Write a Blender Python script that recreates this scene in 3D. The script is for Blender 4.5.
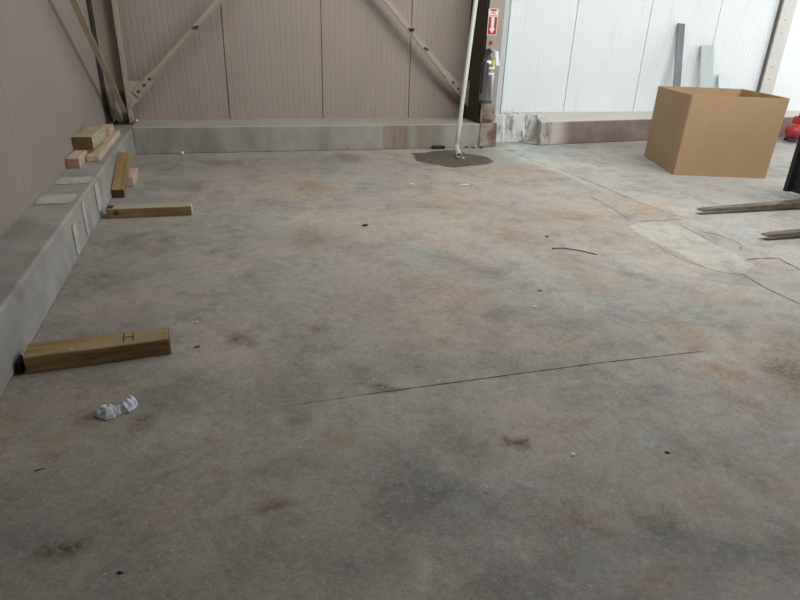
import bpy, bmesh, math, random
import numpy as np
from mathutils import Vector, Matrix, noise
for o in list(bpy.data.objects): bpy.data.objects.remove(o)
C = bpy.context.scene
col = C.collection
PI = math.pi

# ---------------------------------------------------------------- camera, light, exposure
cd = bpy.data.cameras.new('camera'); cam = bpy.data.objects.new('camera', cd); col.objects.link(cam)
cd.sensor_width = 36; cd.lens = 27; cd.clip_start = .05
R_ = [[0.96051, -0.27645, 0.03162], [-0.08679, -0.40561, -0.90992], [0.26437, 0.87124, -0.41358]]
m = Matrix.Identity(4)
for i in range(3):
    m[i][0] = R_[0][i]; m[i][1] = -R_[1][i]; m[i][2] = -R_[2][i]
m[2][3] = 1.6
cam.matrix_world = m
C.camera = cam
C.view_settings.view_transform = 'Standard'; C.view_settings.look = 'None'
C.view_settings.gamma = 1; C.view_settings.use_curve_mapping = False
C.view_settings.exposure = 0.58

w = bpy.data.worlds.new('world'); C.world = w; w.use_nodes = True
w.node_tree.nodes['Background'].inputs[0].default_value = (.86, .93, 1, 1)
w.node_tree.nodes['Background'].inputs[1].default_value = 0.56

def area(name, loc, target, sx, sy, energy, color=(1, 1, 1)):
    l = bpy.data.lights.new(name, 'AREA'); l.shape = 'RECTANGLE'; l.size = sx; l.size_y = sy
    l.energy = energy; l.color = color
    o = bpy.data.objects.new(name, l); col.objects.link(o); o.location = loc
    o.rotation_euler = (Vector(target) - Vector(loc)).to_track_quat('-Z', 'Y').to_euler()
    return o
area('added_lamp', (6.6, 3.6, 5.0), (6.2, 8.8, .6), 6, 3.5, 390, (.97, .985, 1))  # added unseen lamp, tilted to brighten the back wall and box front
area('added_lamp', (2.6, 5.0, 5.1), (4.4, 6.6, 0), 5, 2.5, 140, (1, .985, .97))  # added unseen lamp, lifts the box's left face and the beige wall
area('doorway_daylight', (12.8, 6.8, 2.2), (4, 8.0, .8), 3.0, 3.2, 90, (.95, .98, 1))

# ---------------------------------------------------------------- helpers
def srgb(*c):
    return tuple(((v/255) / 12.92 if v/255 <= .04045 else ((v/255 + .055) / 1.055) ** 2.4) for v in c)

def mat(name, color, rough=.7, metal=0, var=0, scale=6, bump=0, bscale=60, stretch=(1, 1, 1), color2=None, lo=.4, hi=.62, detail=6, spec=.5):
    """noise-mixed procedural material in object coordinates"""
    M = bpy.data.materials.new(name); M.use_nodes = True
    nt = M.node_tree; N = nt.nodes; L = nt.links; b = N['Principled BSDF']
    b.inputs['Base Color'].default_value = (*color, 1); b.inputs['Roughness'].default_value = rough
    b.inputs['Metallic'].default_value = metal; b.inputs['Specular IOR Level'].default_value = spec
    tc = N.new('ShaderNodeTexCoord'); mp = N.new('ShaderNodeMapping'); mp.inputs['Scale'].default_value = stretch
    L.new(tc.outputs['Object'], mp.inputs[0])
    last = None
    if color2 is not None or var:
        n = N.new('ShaderNodeTexNoise'); n.inputs['Scale'].default_value = scale; n.inputs['Detail'].default_value = detail
        n.inputs['Roughness'].default_value = .6
        L.new(mp.outputs[0], n.inputs['Vector'])
        r = N.new('ShaderNodeMapRange'); r.inputs[1].default_value = lo; r.inputs[2].default_value = hi
        L.new(n.outputs['Fac'], r.inputs[0])
        mx = N.new('ShaderNodeMix'); mx.data_type = 'RGBA'; L.new(r.outputs[0], mx.inputs[0])
        mx.inputs[6].default_value = (*color, 1)
        mx.inputs[7].default_value = (*(color2 if color2 is not None else tuple(c*(1-var) for c in color)), 1)
        L.new(mx.outputs[2], b.inputs['Base Color']); last = mx
    if bump:
        n2 = N.new('ShaderNodeTexNoise'); n2.inputs['Scale'].default_value = bscale; n2.inputs['Detail'].default_value = 5
        L.new(mp.outputs[0], n2.inputs['Vector'])
        bp = N.new('ShaderNodeBump'); bp.inputs['Strength'].default_value = bump; bp.inputs['Distance'].default_value = .004
        L.new(n2.outputs['Fac'], bp.inputs['Height']); L.new(bp.outputs[0], b.inputs['Normal'])
    M['last'] = last.name if last else ''
    return M

def overlay(M, color, scale, lo, hi, strength=1, stretch=(1, 1, 1), seed=0, zr=None, axis=2):
    """another noise layer of dirt, optionally limited to a height range"""
    nt = M.node_tree; N = nt.nodes; L = nt.links; b = N['Principled BSDF']
    tc = N.new('ShaderNodeTexCoord'); mp = N.new('ShaderNodeMapping'); mp.inputs['Scale'].default_value = stretch
    mp.inputs['Location'].default_value = (seed, seed*.7, seed*.3)
    L.new(tc.outputs['Object'], mp.inputs[0])
    n = N.new('ShaderNodeTexNoise'); n.inputs['Scale'].default_value = scale; n.inputs['Detail'].default_value = 7
    n.inputs['Roughness'].default_value = .62
    L.new(mp.outputs[0], n.inputs['Vector'])
    r = N.new('ShaderNodeMapRange'); r.inputs[1].default_value = lo; r.inputs[2].default_value = hi; r.inputs[4].default_value = strength
    L.new(n.outputs['Fac'], r.inputs[0]); fac = r.outputs[0]
    for (ax, a, c) in (zr or []):
        s = N.new('ShaderNodeSeparateXYZ'); L.new(tc.outputs['Object'], s.inputs[0])
        q = N.new('ShaderNodeMapRange'); q.interpolation_type = 'SMOOTHSTEP'; q.inputs[1].default_value = a; q.inputs[2].default_value = c
        L.new(s.outputs[ax], q.inputs[0])
        mu = N.new('ShaderNodeMath'); mu.operation = 'MULTIPLY'; L.new(fac, mu.inputs[0]); L.new(q.outputs[0], mu.inputs[1]); fac = mu.outputs[0]
    mx = N.new('ShaderNodeMix'); mx.data_type = 'RGBA'; L.new(fac, mx.inputs[0]); mx.inputs[7].default_value = (*color, 1)
    inp = b.inputs['Base Color']
    if inp.links: L.new(inp.links[0].from_socket, mx.inputs[6])
    else: mx.inputs[6].default_value = inp.default_value
    L.new(mx.outputs[2], inp)
    return M

def link(name, me, material=None, parent=None, loc=None, rot=None):
    o = bpy.data.objects.new(name, me); col.objects.link(o)
    if material: me.materials.append(material)
    if parent: o.parent = parent
    if loc: o.location = loc
    if rot: o.rotation_euler = rot
    return o
def obj(name, bm, material, parent=None, bevel=0, smooth=False, loc=None, rot=None, seg=2):
    me = bpy.data.meshes.new(name)
    bmesh.ops.recalc_face_normals(bm, faces=bm.faces); bm.to_mesh(me); bm.free()
    if smooth:
        for p in me.polygons: p.use_smooth = True
    o = link(name, me, material, parent, loc, rot)
    if bevel:
        b = o.modifiers.new('bevel', 'BEVEL'); b.width = bevel; b.segments = seg; b.limit_method = 'ANGLE'
    return o
def tag(o, label=None, cat=None, group=None, kind=None):
    if label: o['label'] = label
    if cat: o['category'] = cat
    if group: o['group'] = group
    if kind: o['kind'] = kind
    return o
def thing(name, label, cat, loc=(0, 0, 0), rz=0, group=None):
    o = bpy.data.objects.new(name, None); col.objects.link(o); o.location = loc; o.rotation_euler = (0, 0, rz)
    o.empty_display_size = .1
    return tag(o, label, cat, group)
def add_box(bm, x0, x1, y0, y1, z0, z1, M=None):
    vs = [bm.verts.new((x, y, z)) for z in (z0, z1) for y in (y0, y1) for x in (x0, x1)]
    for f in ((0, 2, 3, 1), (4, 5, 7, 6), (0, 1, 5, 4), (2, 6, 7, 3), (0, 4, 6, 2), (1, 3, 7, 5)):
        bm.faces.new([vs[i] for i in f])
    if M: bmesh.ops.transform(bm, matrix=M, verts=vs)
    return vs
def bx(*a): bm = bmesh.new(); add_box(bm, *a); return bm
def add_prism(bm, pts, vec):
    """polygon (list of 3-D points) extruded along vec"""
    a = [bm.verts.new(p) for p in pts]; b = [bm.verts.new(Vector(p) + Vector(vec)) for p in pts]; n = len(pts)
    bm.faces.new(a[::-1]); bm.faces.new(b)
    for i in range(n): bm.faces.new((a[i], a[(i+1) % n], b[(i+1) % n], b[i]))
    return a + b
def prism(pts, vec): bm = bmesh.new(); add_prism(bm, pts, vec); return bm
def add_lathe(bm, prof, n=24, c=(0, 0, 0), M=None):
    rings = []
    for r, z in prof:
        rings.append([bm.verts.new((c[0]+r*math.cos(2*PI*i/n), c[1]+r*math.sin(2*PI*i/n), c[2]+z)) for i in range(n)])
    for a, b in zip(rings, rings[1:]):
        for i in range(n): bm.faces.new((a[i], a[(i+1) % n], b[(i+1) % n], b[i]))
    bm.faces.new(rings[0][::-1]); bm.faces.new(rings[-1])
    vs = [v for r in rings for v in r]
    if M: bmesh.ops.transform(bm, matrix=M, verts=vs)
    return vs
def lathe(prof, n=24, M=None): bm = bmesh.new(); add_lathe(bm, prof, n, M=M); return bm
def add_tube(bm, pts, r, n=10, inner=0):
    pts = [Vector(p) for p in pts]; rings = []
    t0 = (pts[1]-pts[0]).normalized(); up = Vector((0, 0, 1)) if abs(t0.z) < .9 else Vector((1, 0, 0))
    for i, p in enumerate(pts):
        t = (pts[min(i+1, len(pts)-1)] - pts[max(i-1, 0)]).normalized()
        a = t.cross(up).normalized(); b = t.cross(a).normalized(); up = -b if False else b.cross(t).normalized() if False else up
        rr = r[i] if isinstance(r, (list, tuple)) else r
        rings.append([bm.verts.new(p + a*rr*math.cos(2*PI*k/n) + b*rr*math.sin(2*PI*k/n)) for k in range(n)])
    for a, b in zip(rings, rings[1:]):
        for i in range(n): bm.faces.new((a[i], a[(i+1) % n], b[(i+1) % n], b[i]))
    bm.faces.new(rings[0][::-1])
    if inner:      # open hollow end
        p = pts[-1]; t = (pts[-1]-pts[-2]).normalized(); a = t.cross(up).normalized(); b = t.cross(a).normalized()
        r1 = [bm.verts.new(p + a*inner*math.cos(2*PI*k/n) + b*inner*math.sin(2*PI*k/n)) for k in range(n)]
        r2 = [bm.verts.new(v.co - t*.05) for v in r1]
        for i in range(n):
            bm.faces.new((rings[-1][i], rings[-1][(i+1) % n], r1[(i+1) % n], r1[i])); bm.faces.new((r1[i], r1[(i+1) % n], r2[(i+1) % n], r2[i]))
        bm.faces.new(r2)
    else: bm.faces.new(rings[-1])
def tube(pts, r, n=10, inner=0): bm = bmesh.new(); add_tube(bm, pts, r, n, inner); return bm
def bar(p0, p1, wid, thk, nrm):
    """flat bar from p0 to p1, wid across, thk along nrm"""
    p0, p1, nrm = Vector(p0), Vector(p1), Vector(nrm).normalized(); t = (p1-p0).normalized(); s = t.cross(nrm).normalized()*wid/2; n = nrm*thk/2
    return [p0-s-n, p0+s-n, p0+s+n, p0-s+n], p1-p0
def fbm(x, y, s, o=4):
    return noise.fractal(Vector((x*s, y*s, 3.7)), .9, 2.1, o)

# ---------------------------------------------------------------- floor
STAINS = [(3.96,4.91,0.27,0.26,'tan',0.50),(3.20,4.86,0.24,0.21,'rust',0.50),(1.61,7.76,0.21,0.19,'brown',0.70),(1.59,8.03,0.13,0.13,'dbrown',0.60),(0.87,6.28,0.23,0.34,'tan',0.60),(0.98,6.44,0.13,0.18,'brown',0.40),(0.64,4.71,0.11,0.20,'brown',0.55),(-0.35,6.60,0.14,0.40,'brown',0.35),(-0.29,6.46,0.06,0.25,'dark',0.25),(-0.05,7.84,0.12,0.18,'brown',0.40),(0.81,6.65,0.44,0.47,'tan',0.30),(0.01,4.38,0.06,0.06,'brown',0.60),(-0.12,4.52,0.05,0.05,'brown',0.50),(-0.16,4.46,0.04,0.03,'dark',0.30),(0.04,5.01,0.05,0.04,'dark',0.40),(0.01,3.04,0.05,0.05,'dbrown',0.65),(0.07,2.98,0.03,0.03,'brown',0.70),(0.44,3.10,0.05,0.04,'brown',0.75),(0.65,2.41,0.04,0.04,'dbrown',0.70),(0.71,2.36,0.04,0.02,'dbrown',0.60),(1.07,1.87,0.02,0.03,'dbrown',0.80),(1.13,1.83,0.03,0.03,'dbrown',0.85),(1.10,1.85,0.05,0.02,'dbrown',0.60),(-0.63,1.71,0.07,0.04,'dbrown',0.70),(-0.67,1.72,0.03,0.02,'dbrown',0.40),(-0.59,1.70,0.03,0.02,'dbrown',0.40),(0.06,1.73,0.05,0.03,'dbrown',0.60),(0.11,1.73,0.04,0.03,'brown',0.40),(0.22,2.23,0.05,0.04,'dbrown',0.40),(-0.77,2.32,0.05,0.04,'rust',0.70),(-0.74,2.19,0.03,0.03,'rust',0.50),(-0.75,2.64,0.05,0.04,'rust',0.55),(-0.96,2.59,0.11,0.10,'rustd',0.40),(-1.00,2.45,0.06,0.12,'rustd',0.40),(-0.66,2.47,0.07,0.06,'dbrown',0.50),(-0.42,2.35,0.05,0.05,'dbrown',0.45),(-0.96,2.35,0.03,0.04,'rust',0.40),(-0.14,2.19,0.06,0.03,'rustd',0.40),(-0.13,1.96,0.03,0.02,'brown',0.30),(0.36,2.08,0.06,0.06,'rust',0.45),(0.40,2.04,0.03,0.03,'rust',0.40),(1.21,1.12,0.06,0.04,'rust',0.60),(1.28,1.14,0.10,0.06,'tan',0.35),(1.09,1.40,0.10,0.05,'rust',0.40),(1.15,1.31,0.05,0.02,'dbrown',0.40),(1.00,1.27,0.03,0.02,'rust',0.40),(1.67,1.41,0.10,0.07,'rust',0.40),(1.89,2.02,0.08,0.06,'tan',0.40),(1.40,1.91,0.07,0.05,'rustd',0.35),(0.99,1.50,0.05,0.04,'rust',0.30),(1.97,1.39,0.08,0.07,'tan',0.30),(1.74,1.05,0.05,0.05,'dbrown',0.35),(2.33,1.80,0.15,0.10,'tan',0.40),(1.75,1.20,0.03,0.02,'rust',0.40),(2.45,2.13,0.08,0.05,'rust',0.60),(2.41,2.18,0.06,0.04,'rust',0.50),(2.44,2.05,0.07,0.04,'rust',0.50),(2.46,2.37,0.08,0.05,'brown',0.50),(2.58,2.70,0.05,0.10,'tan',0.55),(2.55,2.60,0.12,0.20,'tan',0.45),(2.35,2.55,0.03,0.03,'dbrown',0.50),(2.54,2.50,0.10,0.09,'brown',0.35),(2.87,2.05,0.17,0.15,'dbrown',0.70),(3.11,2.34,0.15,0.12,'brown',0.50),(2.67,1.90,0.14,0.12,'brown',0.50),(2.80,2.35,0.18,0.16,'tan',0.40),(3.09,4.95,0.36,0.28,'tan',0.45),(2.73,5.08,0.30,0.19,'tan',0.40),(2.15,5.47,0.41,0.32,'tan',0.40),(2.92,6.54,0.74,0.39,'tan',0.40),(3.75,6.86,0.40,0.27,'rust',0.30),(2.25,5.20,0.70,0.72,'tan',0.30),(2.40,4.33,0.23,0.34,'brown',0.35),(2.32,4.56,0.18,0.26,'brown',0.25),(1.64,3.88,0.15,0.12,'brown',0.25),(2.28,6.68,0.07,0.10,'rust',0.60),(2.50,3.77,0.13,0.12,'brown',0.35),(1.79,3.69,0.09,0.07,'dbrown',0.30),(1.59,3.38,0.12,0.08,'brown',0.35),(2.58,3.49,0.26,0.28,'tan',0.35),(2.37,3.34,0.14,0.16,'brown',0.25),(1.41,3.21,0.16,0.17,'rust',0.22),(1.80,2.58,0.09,0.08,'rustd',0.40),(1.37,2.40,0.06,0.04,'brown',0.40),(0.91,2.30,0.08,0.05,'rust',0.25),(1.07,2.74,0.08,0.09,'rust',0.15),(3.12,4.33,0.18,0.20,'brown',0.30),(4.16,5.54,0.47,0.31,'tan',0.35),(4.11,4.95,0.32,0.26,'tan',0.40),(3.39,4.14,0.22,0.24,'tan',0.30),(3.00,2.95,0.28,0.20,'tan',0.30),(4.66,3.90,0.17,0.12,'rustd',0.30),(5.76,4.82,0.23,0.13,'rust',0.60),(6.16,5.22,0.15,0.15,'dark',0.40),(3.74,3.81,0.09,0.11,'tan',0.40),(3.20,2.86,0.10,0.05,'brown',0.35),(3.31,2.80,0.06,0.04,'dbrown',0.30),(4.95,5.88,0.18,0.18,'tan',0.20),(1.60,3.09,0.13,0.10,'dark',0.30),(1.54,2.99,0.07,0.05,'dark',0.30),(1.84,2.83,0.18,0.12,'dark',0.35),(1.40,2.79,0.14,0.14,'dark',0.25),(2.08,2.52,0.15,0.10,'dark',0.30),(0.86,2.62,0.14,0.16,'dark',0.30),(1.26,3.57,0.12,0.17,'dark',0.20),(1.33,2.51,0.16,0.10,'dark',0.25),(0.88,3.32,0.19,0.15,'dark',0.15),(0.22,2.52,0.19,0.20,'dark',0.30),(0.55,2.54,0.12,0.11,'dark',0.30),(0.33,2.97,0.09,0.35,'dark',0.20),(0.61,1.79,0.16,0.17,'dark',0.35),(0.89,2.03,0.11,0.12,'dark',0.35),(0.49,1.60,0.11,0.12,'dark',0.40),(0.19,1.93,0.12,0.08,'dark',0.30),(0.31,1.50,0.14,0.10,'dark',0.20),(0.72,1.62,0.08,0.05,'dark',0.35),(0.93,1.84,0.09,0.09,'dark',0.30),(1.22,1.58,0.14,0.07,'dark',0.30),(1.28,1.25,0.12,0.05,'dark',0.40),(0.96,1.23,0.13,0.05,'dark',0.30),(2.00,1.45,0.13,0.08,'dark',0.25),(2.07,1.63,0.16,0.08,'dark',0.25),(1.55,2.07,0.12,0.07,'dark',0.30),(-0.45,1.79,0.14,0.10,'dark',0.25),(-0.78,1.97,0.11,0.11,'dark',0.20),(-0.18,1.44,0.09,0.05,'dark',0.20),(-0.03,1.50,0.08,0.06,'dark',0.25),(-0.84,2.82,0.28,0.12,'dark',0.30),(-0.80,3.34,0.33,0.23,'dark',0.30),(-0.98,4.13,0.26,0.29,'dark',0.30),(-0.98,4.96,0.30,0.36,'dark',0.30),(-0.52,4.76,0.30,0.34,'dark',0.20),(-0.33,2.52,0.23,0.15,'dark',0.30),(-0.72,7.75,0.28,0.35,'dark',0.25),(0.96,7.84,0.78,0.50,'dark',0.20),(0.31,7.33,0.59,0.55,'dark',0.15),(2.97,6.97,0.26,0.27,'dark',0.20),(1.94,1.29,0.08,0.13,'dark',0.25),(0.40,1.37,0.10,0.06,'dark',0.25),(0.73,1.20,0.08,0.06,'dark',0.30),(1.49,1.11,0.10,0.05,'dark',0.20),(2.66,3.02,0.18,0.14,'blue',0.40),(2.81,2.83,0.13,0.13,'blue',0.50),(2.32,3.09,0.18,0.14,'blue',0.25),(1.97,4.98,0.28,0.24,'blue',0.20),(2.70,4.27,0.18,0.19,'blue',0.30),(1.52,4.24,0.19,0.18,'blue',0.30),(4.57,8.13,0.41,0.53,'blue',0.60),(4.00,7.81,0.36,0.41,'blue',0.40),(1.64,1.74,0.18,0.07,'blue',0.35),(1.94,1.60,0.13,0.07,'blue',0.35),(1.45,2.10,0.10,0.05,'blue',0.20),(2.09,2.04,0.15,0.07,'blue',0.30),(1.83,1.37,0.10,0.05,'blue',0.25),(2.10,1.78,0.10,0.13,'blue',0.25),(0.53,4.00,0.36,0.27,'blue',0.20),(-0.21,3.97,0.27,0.18,'blue',0.20),(0.36,5.27,0.23,0.24,'blue',0.25),(-0.43,6.08,0.19,0.53,'blue',0.25),(-0.63,7.20,0.22,0.41,'blue',0.30),(2.72,8.73,0.62,0.20,'pale',0.40),(4.73,7.04,1.02,0.47,'pale',0.30),(1.60,4.75,0.53,0.55,'pale',0.25),(0.64,5.38,0.37,0.32,'pale',0.25),(2.21,3.88,0.21,0.16,'pale',0.25),(3.33,3.33,0.23,0.14,'pale',0.35),(3.01,3.61,0.19,0.17,'pale',0.25),(2.38,6.78,0.62,0.46,'pale',0.20),(1.15,5.13,0.55,0.80,'pink',0.30),(1.41,3.29,0.40,0.45,'pink',0.30),(1.09,3.36,0.39,0.45,'pink',0.30),(-0.52,2.74,0.14,0.11,'pink',0.20),(1.26,1.76,0.10,0.07,'pink',0.30),(2.19,2.32,0.17,0.13,'pink',0.20),(1.50,1.02,0.10,0.05,'pink',0.30),(0.81,2.01,0.18,0.10,'pale',0.15),(0.52,1.32,0.03,0.05,'pale',0.50),(0.49,1.25,0.04,0.03,'pale',0.40),(0.25,1.98,0.03,0.02,'pale',0.30),(0.37,2.23,0.13,0.06,'pale',0.20),(1.36,1.61,0.12,0.07,'pale',0.20),(1.52,1.29,0.10,0.06,'pink',0.20),(2.82,2.41,0.16,0.10,'pale',0.25),(-0.13,2.31,0.26,0.12,'pale',0.12),]
COLS = {'tan': (1.02, .92, .80), 'rust': (.98, .76, .60), 'rustd': (.88, .70, .58), 'brown': (.74, .63, .51), 'dbrown': (.50, .42, .30),
        'dark': (.50, .53, .52), 'blue': (.90, 1.05, 1.08), 'pale': (1.30, 1.30, 1.28), 'pink': (1.08, .98, .94), 'chalk': (1.35, 1.42, 1.42)}
STAINS += [(4.05, 8.0, .28, .5, 'chalk', .5), (4.12, 7.3, .16, .6, 'chalk', .45), (4.1, 6.5, .07, .7, 'chalk', .3), (4.4, 8.3, .4, .25, 'chalk', .4), (1.8, 8.2, 1.6, .10, 'chalk', .25), (4.12, 8.15, .12, .06, 'dark', .6)]
def build_floor():
    xs = np.concatenate([np.arange(-1.75, 5.2, .025), np.arange(5.2, 13.01, .1)])
    ys = np.concatenate([np.arange(-3, .4, .1), np.arange(.4, 9.35, .025)])
    nx, ny = len(xs), len(ys)
    X, Y = np.meshgrid(xs, ys)
    # domain warp so that the stains get ragged edges
    W1 = np.zeros_like(X); W2 = np.zeros_like(X); W3 = np.zeros_like(X)
    for j in range(ny):
        for i in range(nx):
            x, y = X[j, i], Y[j, i]
            W1[j, i] = fbm(x, y, 3.1, 5); W2[j, i] = fbm(x+31, y+7, 3.1, 5); W3[j, i] = fbm(x*.8+11, y*.8-17, 1.3, 6)
    base = np.zeros((ny, nx, 3)); base[:] = (1, 1, 1)
    right = 1/(1+np.exp(-(X-4.22-.02*W1)/.02))         # newer, paler slab beyond the seam
    base *= (1 + right[..., None]*(np.array((1.10, 1.15, 1.19))-1))
    base *= (1 + .09*np.clip(W3, -1.5, 1.5))[..., None]
    for (cx, cy, rx, ry, k, s) in STAINS:
        am = .42
        dx = (X + am*rx*W1*1.3 - cx)/(rx*1.15); dy = (Y + am*ry*W2*1.3 - cy)/(ry*1.15)
        g = np.exp(-(dx*dx+dy*dy)**1.3) * s * (1.3+.4*np.clip(W3, -1, 1))
        g = np.clip(g, 0, .97)[..., None]
        base = base*(1-g) + base*np.array(COLS[k])*g
    me = bpy.data.meshes.new('floor')
    co = np.stack([X, Y, np.zeros_like(X)], -1).reshape(-1, 3)
    idx = np.arange(nx*ny).reshape(ny, nx)
    F = np.stack([idx[:-1, :-1], idx[:-1, 1:], idx[1:, 1:], idx[1:, :-1]], -1).reshape(-1, 4)
    me.vertices.add(len(co)); me.vertices.foreach_set('co', co.ravel())
    me.loops.add(F.size); me.loops.foreach_set('vertex_index', F.ravel())
    me.polygons.add(len(F)); me.polygons.foreach_set('loop_start', np.arange(0, F.size, 4)); me.polygons.foreach_set('loop_total', np.full(len(F), 4))
    me.update(calc_edges=True)
    at = me.color_attributes.new('wear', 'FLOAT_COLOR', 'POINT')
    c4 = np.ones((nx*ny, 4)); c4[:, :3] = base.reshape(-1, 3)*.5
    at.data.foreach_set('color', c4.ravel())
    return me
def floor_mat(name, tint=(1, 1, 1), attr=True):
    M = bpy.data.materials.new(name); M.use_nodes = True; nt = M.node_tree; N = nt.nodes; L = nt.links; b = N['Principled BSDF']
    tc = N.new('ShaderNodeTexCoord')
    def nz(scale, detail, lo, hi, a, c, rough=.6, dist=0, st=(1, 1, 1), rz=0):
        mp = N.new('ShaderNodeMapping'); mp.inputs['Scale'].default_value = st; mp.inputs['Rotation'].default_value = (0, 0, rz); L.new(tc.outputs['Object'], mp.inputs[0])
        n = N.new('ShaderNodeTexNoise'); n.inputs['Scale'].default_value = scale; n.inputs['Detail'].default_value = detail; n.inputs['Roughness'].default_value = rough
        n.inputs['Distortion'].default_value = dist; L.new(mp.outputs[0], n.inputs['Vector'])
        r = N.new('ShaderNodeMapRange'); r.inputs[1].default_value = lo; r.inputs[2].default_value = hi; r.inputs[3].default_value = a; r.inputs[4].default_value = c
        L.new(n.outputs['Fac'], r.inputs[0]); return r.outputs[0], n
    def mix(fac, A, B, mode='MIX'):
        x = N.new('ShaderNodeMix'); x.data_type = 'RGBA'; x.blend_type = mode
        if isinstance(fac, float): x.inputs[0].default_value = fac
        else: L.new(fac, x.inputs[0])
        for s, v in ((6, A), (7, B)):
            if isinstance(v, tuple): x.inputs[s].default_value = (*v, 1)
            else: L.new(v, x.inputs[s])
        return x.outputs[2]
    A = tuple(a*t for a, t in zip(srgb(155, 151, 144), tint)); Bc = tuple(a*t for a, t in zip(srgb(165, 154, 143), tint)); Dk = tuple(a*t for a, t in zip(srgb(116, 117, 113), tint))
    f1, _ = nz(1.1, 6, .38, .64, 0., 1., dist=.6)
    c = mix(f1, A, Bc)
    f2, _ = nz(2.0, 12, .49, .66, 0., .7, .74, .5)
    c = mix(f2, c, Dk)
    f3, _ = nz(6, 12, .50, .64, 0., .55, .82, .6)
    c = mix(f3, c, tuple(v*1.2 for v in A))
    f3, _ = nz(5, 10, .52, .68, 0., .5, .78, .6)
    c = mix(f3, c, tuple(v*s for v, s in zip(Dk, (.95, .82, .68))))
    f5, _ = nz(15, 12, .36, .64, .82, 1.18, .85, .7)       # scuffs running one way
    f6, _ = nz(75, 8, .32, .68, .74, 1.26, .85)
    mu = N.new('ShaderNodeMath'); mu.operation = 'MULTIPLY'; L.new(f5, mu.inputs[0]); L.new(f6, mu.inputs[1])
    cc = N.new('ShaderNodeCombineColor')
    for i in range(3): L.new(mu.outputs[0], cc.inputs[i])
    c = mix(1., c, cc.outputs[0], 'MULTIPLY')
    # fine pale scratches
    _, sn = nz(7, 5, 0, 1, 0, 1, .6, 1.6)
    sb = N.new('ShaderNodeMath'); sb.operation = 'SUBTRACT'; sb.inputs[1].default_value = .5; L.new(sn.outputs['Fac'], sb.inputs[0])
    ab = N.new('ShaderNodeMath'); ab.operation = 'ABSOLUTE'; L.new(sb.outputs[0], ab.inputs[0])
    sr = N.new('ShaderNodeMapRange'); sr.inputs[1].default_value = .0; sr.inputs[2].default_value = .02; sr.inputs[3].default_value = .5; sr.inputs[4].default_value = 0; L.new(ab.outputs[0], sr.inputs[0])
    c = mix(sr.outputs[0], c, srgb(176, 172, 164))
    # pale specks and dark pits
    f7, _ = nz(42, 2, .71, .75, 0., .75, .5); c = mix(f7, c, srgb(200, 198, 190))
    f8, _ = nz(24, 3, .70, .76, 0., .5, .5); c = mix(f8, c, srgb(80, 74, 66))
    if attr:
        at = N.new('ShaderNodeAttribute'); at.attribute_name = 'wear'
        v = N.new('ShaderNodeVectorMath'); v.operation = 'SCALE'; v.inputs['Scale'].default_value = 2; L.new(at.outputs['Color'], v.inputs[0])
        # ragged stains: their strength follows a fine noise
        fs, _ = nz(34, 10, .36, .64, .15, 1.8, .85, .6)
        s1 = N.new('ShaderNodeVectorMath'); s1.operation = 'SUBTRACT'; s1.inputs[1].default_value = (1, 1, 1); L.new(v.outputs[0], s1.inputs[0])
        s2 = N.new('ShaderNodeVectorMath'); s2.operation = 'SCALE'; L.new(s1.outputs[0], s2.inputs[0]); L.new(fs, s2.inputs['Scale'])
        s3 = N.new('ShaderNodeVectorMath'); s3.operation = 'ADD'; s3.inputs[1].default_value = (1, 1, 1); L.new(s2.outputs[0], s3.inputs[0])
        s4 = N.new('ShaderNodeVectorMath'); s4.operation = 'MAXIMUM'; s4.inputs[1].default_value = (.12, .12, .12); L.new(s3.outputs[0], s4.inputs[0])
        c = mix(1., c, s4.outputs[0], 'MULTIPLY')
    L.new(c, b.inputs['Base Color'])
    fr, _ = nz(4, 6, .35, .65, .5, .75); L.new(fr, b.inputs['Roughness'])
    b.inputs['Specular IOR Level'].default_value = .4
    _, nb = nz(45, 8, 0, 1, 0, 1, .7)
    bp = N.new('ShaderNodeBump'); bp.inputs['Strength'].default_value = .25; bp.inputs['Distance'].default_value = .003; L.new(nb.outputs['Fac'], bp.inputs['Height']); L.new(bp.outputs[0], b.inputs['Normal'])
    return M
floor = link('floor', build_floor(), floor_mat('worn_concrete_floor')); tag(floor, 'worn stained grey concrete floor slab', kind='structure')
bm = bx(-1.75, 13, -3, 9.35, -.2, -.004)
sub = obj('slab', bm, mat('slab_concrete', srgb(140, 135, 128)), floor)

crack_m = mat('crack_dark', srgb(58, 50, 44), .95)
def ribbon(pts, wid, z=.0012, jag=.004, step=.03, seed=1, taper=True):
    rnd = random.Random(seed); P = []
    for a, b in zip(pts, pts[1:]):
        a = Vector((*a, 0)); b = Vector((*b, 0)); n = max(1, int((b-a).length/step))
        for i in range(n): P.append(a.lerp(b, i/n))
    P.append(Vector((*pts[-1], 0))); bm = bmesh.new(); prev = None; n = len(P)
    for i, p in enumerate(P):
        t = (P[min(i+1, n-1)]-P[max(0, i-1)]).normalized(); s = Vector((-t.y, t.x, 0))
        q = p + s*rnd.uniform(-jag, jag); w_ = wid*rnd.uniform(.5, 1.3)*(min(1, i/4+.2, (n-1-i)/4+.2) if taper else 1)/2
        a = bm.verts.new((q.x-s.x*w_, q.y-s.y*w_, z)); b = bm.verts.new((q.x+s.x*w_, q.y+s.y*w_, z))
        if prev: bm.faces.new((prev[0], a, b, prev[1]))
        prev = (a, b)
    return bm
def crack(name, pts, wid, label=None, m_=crack_m, **k):
    o = obj(name, ribbon(pts, wid, **k), m_, floor)
    if label: o['label'] = label
    return o
crack('control_joint', [(.50, 2.357), (1.15, 2.361), (1.85, 2.364), (2.5, 2.345)], .006, 'dark straight joint cut across the floor', jag=.001, seed=3)
crack('control_joint', [(.20, 2.35), (.52, 2.357)], .003, jag=.001, seed=4, m_=mat('joint_filled', srgb(112, 98, 78)))
seam_m = mat('seam_grime', srgb(112, 100, 88), .95)
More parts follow.
